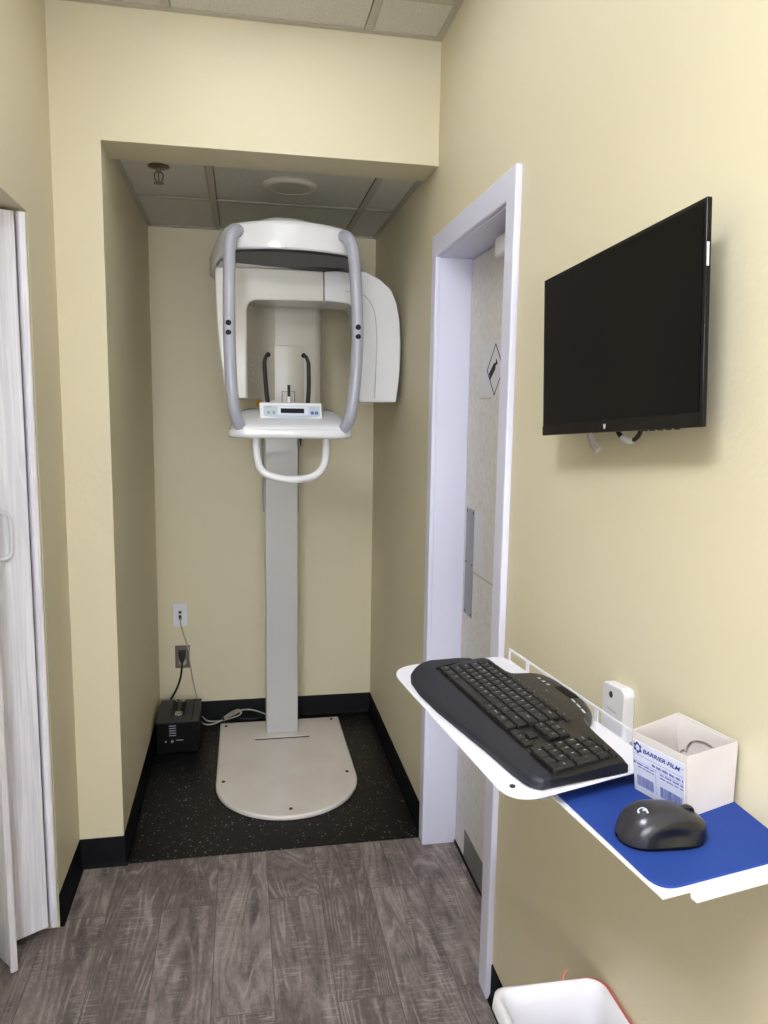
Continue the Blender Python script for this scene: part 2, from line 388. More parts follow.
cl = MB().box(DX-.055, DX, 1.83, 2.052, 1.955, 2.012).build('door_closer', M['white_plastic'], door, bevel=.01, seg=3)
MB().box(DX-.035, DX-.02, 1.98, 2.10, 2.0125, 2.0165).build('closer_arm', M['white_plastic'], cl, bevel=.002)
sg = MB().box(DX-.0012, DX, 2.035, 2.282, 1.592, 1.748).build('hazard_sign', M['paper'], door, smooth=0)
cy_, cz_ = 2.163, 1.664
dm = MB(); R1, R2 = .078, .0705
for k in range(4):
    a0, a1 = PI/2*k, PI/2*(k+1)
    q = [(cy_+R*math.cos(a)*0.98, cz_+R*math.sin(a)) for R, a in ((R1,a0),(R1,a1),(R2,a1),(R2,a0))]
    dm.add([(DX-.0018, y, z) for y, z in q], [(0,1,2,3)])
dm.build('diamond_mark', M['near_black'], sg, smooth=0)
bt = MB()
ax = Vector((-.83, .56)) * .78; pn = Vector((.56, .83)) * .78     # gas cylinder pictogram, in (y,z) of the door
def bpt(a, b): return (DX-.0018, cy_ + .016 + ax.x*a + pn.x*b, cz_ + .002 + ax.y*a + pn.y*b)
prof = [(-.05,-.015),(.018,-.015),(.028,-.006),(.040,-.006),(.040,-.012),(.050,-.012),(.050,.012),(.040,.012),(.040,.006),(.028,.006),(.018,.015),(-.05,.015)]
bt.add([bpt(a,b) for a,b in prof], [tuple(range(len(prof)))]); bt.build('cylinder_mark', M['near_black'], sg, smooth=0)
MB().box(DX-.0018, DX-.0004, 2.19, 2.30, 1.578, 1.582).build('tape_strip', M['tbar'], sg, smooth=0)

# left folding door: zig-zag white panels
fd = thing('folding_door', 'white wood-grain folding door half open in the left wall', 'door', (-.60, 2.1, 0))
def panel(name, A, B, z0, z1, t, m=M['grain']):
    A, B = Vector(A), Vector(B); d = (B-A).normalized(); n = Vector((-d.y, d.x))*t/2
    poly = [tuple(A-n), tuple(B-n), tuple(B+n), tuple(A+n)]
    poly = fillet(poly, t*.35, 3)
    return MB().prism(poly, z0, z1).build(name, m, fd, smooth=30, bevel=.0015)
A1 = (-.556, 2.176); B1 = (-.688, 2.094)
panel('door_panel', (-.573, 2.165), B1, .028, 2.031, .018)
panel('edge_strip', (-.550, 2.179), (-.5675, 2.167), .022, 2.033, .026)
panel('door_panel', (-.690, 2.080), (-.626, 2.009), .03, 2.022, .016)
panel('edge_strip', (-.6255, 2.0085), (-.6175, 1.9975), .018, 2.022, .020)
pd = Vector((B1[0]+.573, B1[1]-2.165)).normalized(); pnn = Vector((-pd.y, pd.x))
if pnn.y > 0: pnn = -pnn
hb = Vector((-.573, 2.165)) + pd*.051
def hp(a, o, z): q = hb + pd*a + pnn*(.009+o); return (q.x, q.y, z)
MB().tube(crv([hp(.05,0,1.258), hp(.03,.012,1.259), hp(.012,.017,1.255), hp(.003,.018,1.240), hp(.001,.018,1.195), hp(.003,.018,1.152), hp(.012,.017,1.136), hp(.03,.012,1.132), hp(.05,0,1.133)]), .0055, 10).build('door_handle', M['white_plastic'], fd)
hd = MB().box(-.66, -.60, LY0, LY1-.2, 2.034, 2.0395); struct('trim_5', hd, M['tbar'])

# ------------------------------------------------------------------ alcove floor mat
mt = MB().box(XL+.012, XR-.012, YF-.004, YB-.012, 0, .004).build('floor_mat', M['speckle'], None, smooth=0, bevel=.002)
tag(mt, 'black rubber mat with pale specks covering the alcove floor', 'floor mat')
GZ = .004

# ------------------------------------------------------------------ panoramic x-ray machine
CX = .171
xr = thing('dental_xray_machine', 'white panoramic dental x-ray machine standing on its rounded base plate in the alcove', 'x-ray machine', (CX, 3.0, GZ))
cyb, Rb = 2.955, .289
out = [(CX-.289, 3.556), (CX-.291, cyb)]
out = [(CX-.287, 3.556)] + [(CX + Rb*1.0*math.cos(a), cyb + (Rb+.005)*math.sin(a)) for a in [PI + PI*k/40 for k in range(41)]] + [(CX+.287, 3.556)]
bp_ = MB().prism(out, GZ, GZ+.02).build('base_plate', M['machine_base'], xr, bevel=.006, seg=3)
for (x, y) in ((-.088,2.965),(.170,2.712),(.423,2.976),(-.088,3.515),(.42,3.525)):
    MB().lathe([(.0075,0),(.0075,.002),(.005,.004)], (x, y, GZ+.0195), 12).build('base_bolt', M['dark_plastic'], bp_)
MB().box(.043, .299, 3.345, 3.50, GZ+.019, GZ+.026).build('column_foot', M['machine_base'], xr, bevel=.002)
MB().box(.046, .296, 3.339, 3.346, GZ+.0195, GZ+.0225).build('foot_gap', M['dark_plastic'], xr, smooth=0)
MB().box(.100, .246, 3.392, 3.53, GZ+.025, 2.02).build('column', M['column_paint'], xr, bevel=.004, seg=2)
MB().box(.092, .2545, 3.44, 3.515, 1.07, 1.55).build('column_rail', M['grey_metal'], xr, bevel=.003)
MB().prism(fillet([(.072,3.215),(.335,3.215),(.335,3.41),(.072,3.41)], [.005,.035,.01,.01]), 1.468, 2.09).build('carriage', M['machine_shaded'], xr, bevel=.006, seg=2)
MB().prism(fillet([(.125,3.2125),(.258,3.2125),(.258,3.23),(.125,3.23)], [.004]*4, 3), 1.48, 1.80).build('carriage_cover', M['machine_shaded'], xr, bevel=.002)
MB().box(.060, .088, 3.1985, 3.2155, 1.545, 1.573).build('warning_sticker', M['yellow'], xr, smooth=0)
# hood
def hood_ring(inset, zf, zs, bulge=.05, dzf=0):
    """one plan ring of the hood; zf height at the front face, zs at the lower sides"""
    w1, w2 = .205-inset, .285-inset
    pts = []
    n = 14
    for k in range(n+1):
        t = -1 + 2*k/n
        pts.append((CX + w1*t, 2.700+inset - bulge*(1-t*t), zf + dzf*(1-t*t)))
    side = [(.225-inset, 2.735+inset*.6, .12), (.250-inset, 2.80, .40), (.270-inset, 2.88, .78), (w2-.002, 2.97, 1), (w2, 3.06, 1), (w2-.012, 3.15, 1), (.25-inset, 3.24, 1), (.20-inset, 3.33-inset, 1), (.16-inset, 3.385-inset, 1)]
    for x, y, k in side: pts.append((CX+x, y, zf + (zs-zf)*k))
    for x, y, k in reversed(side): pts.append((CX-x, y, zf + (zs-zf)*k))
    return pts
hood = MB().loft([hood_ring(.004, 2.074, 2.036), hood_ring(0, 2.079, 2.040), hood_ring(0, 2.145, 2.088, dzf=.006), hood_ring(.003, 2.154, 2.095, dzf=.008), hood_ring(.010, 2.160, 2.101, dzf=.009), hood_ring(.05, 2.165, 2.125, dzf=.01), hood_ring(.11, 2.170, 2.165)]).build('hood', M['machine'], xr, smooth=38)
MB().loft([hood_ring(.014, 2.066, 2.046), hood_ring(.008, 2.0745, 2.058)]).build('hood_underside', M['dark_plastic'], xr)
MB().prism(fillet([(CX-.25,2.875),(CX+.25,2.875),(CX+.25,3.25),(CX-.25,3.25)], .03), 2.0585, 2.067).build('gap_shade', M['near_black'], xr)  # black slab stands for the shade in the gap above the arm
MB().lathe([(.115,2.165),(.115,2.215),(.10,2.232),(.0,2.234)], (CX-.004, 2.99, 0), 40).build('motor_cap', M['machine_warm'], xr, smooth=40)
# rotating arm: left sensor housing with beam, right tube head
Ya, Yb_ = 2.93, 3.10
o = [(-.091,2.056),(-.092,1.96),(-.088,1.86),(-.080,1.76),(-.071,1.68),(-.057,1.574),(.021,1.574),(.023,1.940),(.3105,1.946),(.3105,2.056)]
o = fillet(o, [.012,.05,.05,.05,.05,.012,.008,.045,0,0], 6)
sa = MB().prism(o, Ya, Yb_, 'y').build('sensor_arm', M['machine_warm'], xr, bevel=.006, seg=3)
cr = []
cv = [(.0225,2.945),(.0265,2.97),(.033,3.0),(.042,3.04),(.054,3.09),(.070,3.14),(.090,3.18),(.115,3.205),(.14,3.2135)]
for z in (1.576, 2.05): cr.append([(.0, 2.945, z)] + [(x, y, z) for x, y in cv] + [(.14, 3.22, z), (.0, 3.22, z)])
scoop = MB().loft(cr).build('inner_housing', M['machine_shaded'], xr, smooth=60)
for z in (1.742,1.707,1.676,1.645,1.618):
    MB().lathe([(.005,-.004),(.005,.0)], (.0465, 3.055, z), 10, 'x').build('index_dot', M['handle_grey'], scoop)
MB().box(.0, .50, 3.06, 3.23, 1.955, 2.058).build('arm_beam', M['machine_warm'], xr, bevel=.006)
o = [(.3130,2.056),(.3130,1.948),(.428,1.941),(.446,1.78),(.452,1.568),(.598,1.570),(.607,1.64),(.612,1.72),(.613,1.80),(.607,1.885),(.594,1.95),(.571,2.000),(.522,2.040),(.468,2.066)]
o = fillet(o, [0,0,.045,.05,.008,.010,.03,.03,.03,.03,.03,.022,.03,.012], 4)
th = MB().prism(o, Ya, 3.12, 'y').build('tube_head', M['machine'], xr, bevel=.012, seg=4)
MB().tube(crv([(.395,2.929,1.985),(.44,2.929,1.982),(.475,2.929,1.966),(.500,2.929,1.93),(.512,2.929,1.88),(.517,2.929,1.80),(.515,2.929,1.70),(.511,2.929,1.585)]), .0016, 6).build('cover_seam', M['handle_grey'], th)
# grip handles with screws
HL = [(.001,2.700,2.131),(-.012,2.672,2.130),(-.026,2.652,2.110),(-.034,2.642,2.072),(-.036,2.63,1.967),(-.038,2.62,1.813),(-.035,2.615,1.649),(-.026,2.62,1.546),(-.016,2.63,1.502),(.001,2.66,1.464),(.010,2.69,1.455)]
HR = [(.348,2.700,2.131),(.358,2.672,2.130),(.371,2.652,2.112),(.380,2.642,2.078),(.388,2.63,1.980),(.395,2.62,1.808),(.389,2.615,1.655),(.375,2.62,1.535),(.363,2.63,1.492),(.345,2.66,1.460),(.336,2.69,1.452)]
for pth, sx in ((HL, -.040), (HR, .3945)):
    h = MB().tube(crv(pth, 6), .0205, 18).build('grip_handle', M['handle_grey'], xr, smooth=60)
    for z in (1.819, 1.787):
        MB().lathe([(.0095,.006),(.0095,-.001),(.007,-.003)], (sx, 2.6005, z), 14, 'y').build('handle_screw', M['near_black'], h)
# control shelf
def shelf_ring(i, z, fb=0, r=.06, bi=None):
    x0, x1, y0, y1 = -.046+i, .388-i, 2.625+i*.6+fb, 2.90-(i*.3 if bi is None else bi)
    return [(x, y, z) for x, y in rrect(x0, x1, y0, y1, [.05,.05,min(r,.06),min(r,.06)], 8)]
shelf = MB().loft([shelf_ring(.012,1.437), shelf_ring(.003,1.441), shelf_ring(0,1.447), shelf_ring(0,1.464), shelf_ring(.002,1.468)]).build('control_shelf', M['machine'], xr, smooth=50)
dome = MB().loft([shelf_ring(.004,1.4685), shelf_ring(.006,1.475), shelf_ring(.012,1.487,.014), shelf_ring(.020,1.501,.045), shelf_ring(.030,1.515,.085), shelf_ring(.042,1.527,.125), shelf_ring(.058,1.535,.16), shelf_ring(.075,1.538,.18)]).build('shelf_top', M['machine'], xr, smooth=60)
# tilted control panel riser
fy0, fz0, fy1, fz1 = 2.694, 1.490, 2.722, 1.561
prof = [(fy0, fz0), (fy1, fz1), (2.80, 1.556), (2.84, 1.50)]
ris = MB().loft([[(x0, y, z) for y, z in prof] for x0 in (.062, .284)]).build('panel_riser', M['machine'], xr, bevel=.005, seg=3)
dn = Vector((0, fy1-fy0, fz1-fz0)).normalized(); nn = Vector((0, -dn.z, dn.y))
def pp(x, t, off=.0012):
    q = Vector((0, fy0, fz0)) + dn*(t*math.hypot(fy1-fy0, fz1-fz0)) + nn*off; return (x, q.y, q.z)
def patch(mb, poly, off): mb.add([pp(x, t, off) for x, t in poly] + [pp(x, t, off-.001) for x, t in poly], [tuple(range(len(poly)))] + [(i, (i+1) % len(poly), len(poly)+(i+1) % len(poly), len(poly)+i) for i in range(len(poly))]); return mb
cur = [(.076+.198*k/12, .34-.14*math.sin(PI*k/12)) for k in range(13)]
cp = patch(MB(), cur + [(.275,.84),(.075,.84)], .0012).build('control_panel', M['membrane'], xr, smooth=0)
cur2 = [(.125+.11*k/8, .40-.05*math.sin(PI*k/8)) for k in range(9)]
patch(MB(), cur2 + [(.235,.80),(.125,.80)], .0018).build('display_surround', M['label_paper'], cp, smooth=0)
patch(MB(), [(.136,.47),(.219,.47),(.219,.70),(.136,.70)], .0026).build('display', M['lcd'], cp, smooth=0)
for x in (.094, .112): patch(MB(), [(x-.005,.42),(x+.005,.42),(x+.005,.56),(x-.005,.56)], .0022).build('push_button', M['grey_metal'], cp, smooth=0)
for x in (.248, .263): patch(MB(), [(x-.0055,.42),(x+.0055,.42),(x+.0055,.56),(x-.0055,.56)], .0022).build('push_button', M['ink_pale'], cp, smooth=0)
patch(MB(), [(.081,.74),(.105,.74),(.105,.81),(.081,.81)], .0018).build('maker_mark', M['handle_grey'], cp, smooth=0)
# lower U handle
U = [(.049,2.70,1.452),(.049,2.70,1.42),(.050,2.69,1.395),(.055,2.677,1.354),(.066,2.665,1.326),(.090,2.655,1.308),(.144,2.650,1.294),(.189,2.650,1.293),(.232,2.653,1.299),(.266,2.660,1.316),(.288,2.673,1.346),(.295,2.688,1.388),(.296,2.70,1.42),(.296,2.70,1.452)]
MB().tube(crv(U, 6), .0135, 14).build('lower_handle', M['machine'], xr, smooth=60)
# head supports and chin rest
for P in ([(.101,2.94,1.742),(.093,2.93,1.735),(.087,2.925,1.715),(.087,2.92,1.695),(.091,2.90,1.62),(.097,2.885,1.56),(.098,2.87,1.53)], [(.236,2.94,1.742),(.245,2.93,1.735),(.252,2.925,1.715),(.253,2.92,1.695),(.252,2.90,1.62),(.247,2.885,1.56),(.246,2.87,1.53)]):
    t = MB().tube(crv(P, 6), lambda u: .0065+.0025*u, 12).build('temple_support', M['black_plastic'], xr, smooth=60)
    MB().lathe([(.004,-.008),(.009,-.006),(.009,.006),(.004,.008)], (P[0][0], P[0][1], P[0][2]), 14, 'y').build('temple_pad', M['near_black'], t)
ch = MB().box(.170,.181, 2.875,2.885, 1.53,1.585).build('chin_rest', M['machine'], xr, bevel=.002)
MB().tube([(.1755,2.880,1.585),(.1755,2.880,1.628)], .0055, 10).build('bite_rod', M['black_plastic'], ch)
MB().tube([(.1505,2.885,1.54),(.150,2.885,1.604),(.198,2.885,1.604),(.1975,2.885,1.54)], .0013, 6).build('clear_guard', M['dark_plastic'], ch)
MB().tube([(.213,2.80,1.44),(.213,2.80,1.428),(.213,2.80,1.402)], lambda u: .007-.005*u, 10).build('pointer_tip', M['dark_plastic'], xr)

# ------------------------------------------------------------------ alcove ceiling fixtures
sp = thing('fire_sprinkler', 'metal fire sprinkler head hanging from the alcove ceiling tile', 'sprinkler', (-.268, 2.775, ZA+.003))
MB().lathe([(.036,0),(.036,-.003),(.028,-.006),(.012,-.008)], (-.268,2.775,ZA+.004), 24).build('escutcheon', M['brass'], sp)
MB().lathe([(.008,-.004),(.008,-.016),(.006,-.02)], (-.268,2.775,ZA+.003), 12).build('sprinkler_body', M['brass'], sp)
for s in (-1,1): MB().tube(crv([(-.268+s*.006,2.775,ZA-.014),(-.268+s*.014,2.775,ZA-.024),(-.268+s*.010,2.775,ZA-.044),(-.268,2.775,ZA-.050)]), .0022, 6).build('frame_arm', M['brass'], sp)
MB().tube([(-.268,2.775,ZA-.012),(-.268,2.775,ZA-.046)], .002, 6).build('glass_bulb', M['brass'], sp)
MB().lathe([(.004,-.050),(.017,-.051),(.017,-.0525),(.004,-.053)], (-.268,2.775,ZA), 16).build('deflector', M['brass'], sp)
dl = thing('recessed_downlight', 'round white recessed downlight trim in the alcove ceiling, switched off', 'downlight', (.181, 2.885, ZA+.004))
MB().lathe([(.098,.001),(.099,-.003),(.094,-.010),(.086,-.0145),(.078,-.015),(.074,-.012)], (.181,2.885,ZA+.004), 48).build('trim_ring', M['baffle'], dl)
MB().lathe([(.0745,-.0125),(.066,-.003),(.054,.000),(.0,.0008)], (.181,2.885,ZA+.0038), 48).build('reflector', M['tbar'], dl, smooth=60)

# ------------------------------------------------------------------ outlets, power box, cables
od = thing('data_outlet', 'white wall plate with a grey data cable, upper of the two outlets', 'outlet', (-.300, YB, .545))
pt = MB().box(-.336,-.265, YB-.006, YB, .487,.602).build('wall_plate', M['white_plastic'], od, bevel=.003)
MB().box(-.312,-.290, YB-.008, YB-.0055, .520,.568).build('jack_insert', M['label_paper'], od, bevel=.001)
MB().box(-.307,-.295, YB-.0095, YB-.0075, .553,.565).build('jack_port', M['dark_plastic'], od, smooth=0)
MB().box(-.307,-.295, YB-.016, YB-.0075, .524,.545).build('cable_plug', M['dark_plastic'], od, bevel=.002)
op = thing('power_outlet', 'brushed metal power outlet plate with a black plug, lower of the two outlets', 'outlet', (-.294, YB, .335))
MB().box(-.329,-.259, YB-.005, YB, .279,.392).build('wall_plate', M['outlet_steel'], op, bevel=.002)
MB().prism(rrect(-.311,-.277,.340,.374,.012), YB-.0075, YB-.004, 'y').build('socket', M['grey_cable'], op)
MB().prism(rrect(-.311,-.277,.294,.328,.012), YB-.0075, YB-.004, 'y').build('socket', M['grey_cable'], op)
nc = MB().tube(crv([(-.301,3.639,.534),(-.298,3.640,.50),(-.288,3.641,.455),(-.272,3.642,.40),(-.262,3.643,.36),(-.262,3.6425,.33),(-.256,3.642,.28),(-.246,3.641,.21),(-.232,3.638,.14),(-.224,3.630,.08),(-.218,3.615,.03),(-.20,3.60,.010)]), .0032, 8).build('data_cable', M['grey_cable'], None)
tag(nc, 'grey data cable running down the back wall from the white outlet', 'cable')
cb = thing('cable_bundle', 'tied loops of grey cable on the mat between power box and column', 'cable bundle', (-.08, 3.60, GZ))
MB().tube(crv([(-.205,3.618,.040),(-.178,3.605,.020),(-.129,3.598,.018),(-.08,3.590,.030),(-.032,3.585,.045),(-.016,3.60,.055),(-.03,3.625,.060),(-.07,3.615,.050),(-.10,3.592,.036),(-.068,3.600,.048),(-.02,3.615,.060),(.03,3.610,.062),(.085,3.58,.055),(.115,3.56,.045)]), .0036, 8).build('cable_loop', M['grey_cable'], cb)
MB().tube(crv([(-.205,3.60,.012),(-.18,3.585,.009),(-.148,3.588,.010),(-.115,3.596,.020),(-.085,3.60,.034),(-.05,3.592,.050),(-.025,3.60,.060),(-.02,3.615,.045)]), .0036, 8).build('cable_loop', M['grey_cable'], cb)
MB().tube(crv([(-.125,3.604,.012),(-.105,3.600,.014),(-.06,3.592,.012),(-.03,3.575,.034),(.02,3.565,.034),(.06,3.558,.036)]), .004, 8).build('black_lead', M['black_cable'], cb)
MB().tube([(-.108,3.597,.034),(-.098,3.596,.037)], .014, 10).build('cable_tie', M['black_cable'], cb)
ups = thing('power_box', 'black power supply box with a carry handle beside the x-ray machine base', 'power supply', (-.295, 3.43, GZ))
MB().box(-.386,-.203, 3.292, 3.553, GZ+.006, .152).build('case', M['near_black'], ups, bevel=.004)
MB().box(-.388,-.201, 3.290, 3.555, .150, .156).build('top_cover', M['dark_plastic'], ups, bevel=.002)
for x in (-.37,-.22):
    for y in (3.31, 3.53): MB().lathe([(.01,0),(.012,.007)], (x,y,GZ), 12).build('foot', M['black_plastic'], ups)
MB().box(-.330,-.268, 3.36, 3.53, .1555,.158).build('handle_recess', M['near_black'], ups, smooth=0)
MB().box(-.304,-.289, 3.395,3.515, .158,.165).build('carry_handle', M['black_plastic'], ups, bevel=.002)
MB().box(-.318,-.275, 3.515,3.545, .1575,.163).build('handle_end', M['chrome'], ups, bevel=.002)
MB().box(-.312,-.278, 3.352,3.395, .1565,.163).build('handle_end', M['chrome'], ups, bevel=.002)
MB().box(-.236,-.230, 3.30,3.55, .1555,.1568).build('top_groove', M['near_black'], ups, smooth=0)
lb = MB()
for k in range(5): lb.box(-.330,-.300, 3.2912,3.2925, .135-.011*k, .139-.011*k)
lb.build('front_marking', M['handle_grey'], ups, smooth=0)
for x, s in ((-.345,.004),(-.317,.006)): MB().lathe([(s,0),(s,-.004)], (x,3.2925,.066), 10, 'y').build('indicator', M['handle_grey'], ups)
MB().box(-.300,-.270, 3.2912,3.2925, .068,.072).build('front_mark', M['handle_grey'], ups, smooth=0)

cd = MB().tube(crv([(-.295,3.632,.320),(-.297,3.630,.286),(-.305,3.63,.235),(-.325,3.625,.18),(-.350,3.615,.135),(-.366,3.60,.10),(-.368,3.59,.07),(-.355,3.575,.05),(-.34,3.551,.045)]), .0048, 8).build('power_cord', M['black_cable'], ups)
MB().prism(fillet([(-.312,.372),(-.277,.372),(-.281,.335),(-.289,.312),(-.301,.312),(-.308,.335)], .004, 3), YB-.034, YB-.0078, 'y').build('plug', M['black_plastic'], cd, bevel=.003)

# ------------------------------------------------------------------ monitor on the right wall
W_, H_, a_, b_, g_ = .48, .29, math.radians(2.185), math.radians(.49), math.radians(3.406)
n_ = Vector((-math.cos(a_)*math.cos(b_), -math.sin(a_)*math.cos(b_), -math.sin(b_)))
hr = Vector((0,0,1)).cross(n_).normalized(); up_ = n_.cross(hr)
ux = hr*math.cos(g_) + up_*math.sin(g_); uy = -hr*math.sin(g_) + up_*math.cos(g_)
cen = Vector((.5729, 1.1332, 1.6551))
mo = thing('monitor', 'black flat monitor, screen off, mounted slightly tilted on the right wall', 'monitor', tuple(cen))
def mp_(x, y, d): return tuple(cen + ux*x + uy*y + n_*d)
def mbox(mb, x0, x1, y0, y1, d0, d1):
    t = MB().box(x0, x1, y0, y1, d0, d1); mb.add([mp_(*v) for v in t.v], t.f); return mb
mbox(MB(), -W_/2, W_/2, -H_/2, H_/2, -.008, 0).build('bezel', M['bezel'], mo, bevel=.0015)
mbox(MB(), -W_/2+.006, W_/2-.006, -H_/2+.019, H_/2-.006, 0, .0008).build('screen', M['screen'], mo, smooth=0)
mbox(MB(), -W_/2+.001, W_/2-.001, -H_/2+.0005, -H_/2+.0175, 0, .0012).build('chin_strip', M['bezel'], mo, bevel=.0005)
bk = MB().loft([[mp_(x, y, -.008) for x, y in rrect(-.20,.20,-.11,.115,.02)], [mp_(x, y, -.034) for x, y in rrect(-.16,.16,-.085,.09,.02)]]).build('back_housing', M['black_plastic'], mo, smooth=30)
lg = MB()
lg.add([mp_(x-.004, y-H_/2+.009, .002) for x, y in ((-.004,.0045),(-.002,.0045),(0,0),(-.001,-.004),(-.002,-.004))], [(0,1,2,3,4)])
lg.add([mp_(x-.004, y-H_/2+.009, .002) for x, y in ((.004,.0045),(.002,.0045),(0,0),(.001,-.004),(.002,-.004))], [(0,1,2,3,4)])
lg.build('brand_mark', M['silver'], mo, smooth=0)
for k in range(5): mbox(MB(), .095+.020*k, .101+.020*k, -H_/2-.0015, -H_/2, -.010, -.004).build('menu_button', M['black_plastic'], mo, smooth=0)
mbox(MB(), W_/2, W_/2+.0006, H_/2-.086, H_/2-.056, -.0045, -.0012).build('side_label', M['silver'], mo, smooth=0)
wm = thing('monitor_mount', 'grey metal wall mount holding the black monitor', 'wall mount', (XR, 1.12, 1.65))
MB().box(XR-.005, XR, 1.05, 1.19, 1.55, 1.75).build('wall_plate', M['grey_metal'], wm, bevel=.002)
mbox(MB(), -.05, .05, -.05, .05, -.05, -.034).build('mount_head', M['grey_metal'], wm, bevel=.002)
MB().tube(crv([(.606,1.250,1.535),(.606,1.250,1.510),(.607,1.246,1.496),(.610,1.239,1.484),(.613,1.228,1.476)]), lambda u: .0045+.002*u, 10).build('hanging_strap', M['grey_cable'], wm)
P = crv([(.598,1.142,1.545),(.598,1.141,1.522),(.599,1.130,1.508),(.600,1.108,1.4985),(.601,1.088,1.499),(.602,1.072,1.509),(.602,1.066,1.525),(.602,1.066,1.545)], 8)
lp_ = MB().tube(P, .0038, 8).build('cable_loop', M['black_cable'], mo); MB().tube(P[20:34], .0043, 8).build('cable_sleeve', M['white_plastic'], lp_)

# ------------------------------------------------------------------ wall tray with keyboard
ANG = math.radians(-83.5); ZT = 1.0623
tr = thing('keyboard_tray', 'white metal keyboard tray projecting from the right wall below the monitor', 'keyboard tray', (.2705, 1.2840, ZT), ANG)
TT = .0035
tp = MB().prism(fillet([(-.055,0),(.480,0),(.440,.250),(-.055,.250)], [.075,.045,.006,.03], 10), -TT, 0).build('tray_plate', M['tray'], tr, bevel=.001, local=True, smooth=30)
lipm = MB()
def slotrow(mb, s0, s1, n, t, z0, z1):
    mb.box(s0, s1, t-.002, t, z0, z0+.004).box(s0, s1, t-.002, t, z1-.004, z1)
    wdt = (s1-s0)/n
    for k in range(n+1):
        x = s0 + wdt*k; mb.box(max(s0,x-.005), min(s1,x+.005), t-.002, t, z0+.004, z1-.004)
slotrow(lipm, -.03, .438, 6, .250, -TT, .025)
lipm.build('back_rail', M['tray'], tr, local=True, smooth=0)
for q in [(.440,.020),]: MB().lathe([(.004,.0),(.004,.0015)], (q[0], q[1], 0), 12).build('tray_screw', M['dark_plastic'], tr, local=True)
MB().box(.19,.24, .17,.235, -.084, -TT).box(.19,.24, .236,.352, -.084, -.062).build('support_arm', M['grey_metal'], tr, local=True, bevel=.003)
MB().box(.440,.468, .045,.060, -.010, -TT).build('slide_bracket', M['grey_metal'], tr, local=True, bevel=.002)
MB().box(XR-.006, XR, 1.03, 1.18, .92, 1.0).build('wall_bracket', M['grey_metal'], tr, bevel=.002)
# mouse platform below the tray, reaching towards the camera
ZP = 1.0401
plat = [(.3966,.897),(.4294,.660),(.4642,.666),(.467,.656),(.628,.685),(.628,.94),(.50,.955)]
mpl = MB().prism(plat, ZP-.006, ZP-.003).build('mouse_platform', M['tray'], tr, bevel=.001, smooth=0)
MB().prism([(.4646,.6649),(.4671,.6557),(.628,.6847),(.628,.694)], ZP-.011, ZP-.0035).build('platform_lip', M['tray'], mpl, bevel=.001, smooth=0)

padp = fillet([(.4039,.902),(.4318,.668),(.628,.7035),(.628,.83),(.5906,.9216)], [.005,.026,.004,.06,.02], 8)
mpad = MB().prism(padp, ZP-.003, ZP).build('mouse_pad', M['blue'], None, bevel=.0008, smooth=30)
tag(mpad, 'blue cloth mouse pad on the lower end of the white tray', 'mouse pad')

kb = thing('keyboard', 'black wireless keyboard with padded wrist rest on the white tray', 'keyboard', (.2705, 1.2840, ZT), ANG)
tmin = [(-.0215,.085),(-.018,.068),(-.010,.048),(.003,.033),(.02,.022),(.05,.0125),(.11,.008),(.19,.0115),(.272,.020),(.345,.0275),(.416,.0325),(.440,.036),(.455,.042),(.462,.052)]
tmax = [(-.0215,.105),(-.016,.140),(-.008,.170),(.0,.184),(.012,.190),(.05,.191),(.085,.1925),(.100,.197),(.106,.205),(.109,.225),(.113,.240),(.122,.250),(.145,.258),(.18,.262),(.22,.262),(.25,.257),(.28,.247),(.298,.238),(.311,.228),(.318,.219),(.326,.212),(.345,.206),(.38,.201),(.42,.197),(.462,.192)]
def tb(s): return .066 + (max(0, .028-s)/.05)*.135
def kz(t): return lerp_tab([(0,.009),(.02,.0135),(.05,.0175),(.066,.019)], t)
def dz(t): return lerp_tab([(.06,.0145),(.20,.0235),(.27,.0225)], t)
def tap(p): return (p[0] - .085*max(0, p[1]-.05)*max(0, p[0])/.46, p[1], p[2])
def strip(name, lo, hi, zf, s0, s1, m, edge):
    ns, nt = 90, 16; top = []; bot = []
    for i in range(ns+1):
        s = s0 + (s1-s0)*i/ns; a, b = lo(s), max(hi(s), lo(s)+.001); r = []; q = []
        for j in range(nt+1):
            w_ = j/nt; t = a + (b-a)*w_; z = zf(t)
            de = min((t-lerp_tab(tmin, s)), lerp_tab(tmax, s)-t, (s1-s)*1.5+.002, (s+.0225)*1.2+.002)   # rounded rim
            k = min(1, max(0, de/.010)); z = z*(.55+.45*math.sqrt(1-(1-k)**2)) if edge else z
            r.append((s, t, z))
            q.append((s, t, .002))
        top.append(r); bot.append(q)
    mb = MB(); n1 = nt+1
    top = [[tap(p) for p in r] for r in top]; bot = [[tap(p) for p in r] for r in bot]
    vs = [p for r in top for p in r] + [p for r in bot for p in r]; o2 = (ns+1)*n1; fs = []
    for i in range(ns):
        for j in range(nt):
            A = i*n1+j; fs += [(A, A+n1, A+n1+1, A+1), (o2+A, o2+A+1, o2+A+n1+1, o2+A+n1)]
        fs += [(i*n1, o2+i*n1, o2+(i+1)*n1, (i+1)*n1), (i*n1+nt, (i+1)*n1+nt, o2+(i+1)*n1+nt, o2+i*n1+nt)]
    for j in range(nt):
        fs += [(j, j+1, o2+j+1, o2+j), (ns*n1+j, o2+ns*n1+j, o2+ns*n1+j+1, ns*n1+j+1)]
    return mb.add(vs, fs).build(name, m, kb, local=True, smooth=50)
f0 = lambda s: lerp_tab(tmin, s); f1 = lambda s: lerp_tab(tmax, s)
strip('wrist_rest', f0, lambda s: min(tb(s), f1(s)), kz, -.0215, .462, M['palm'], True)
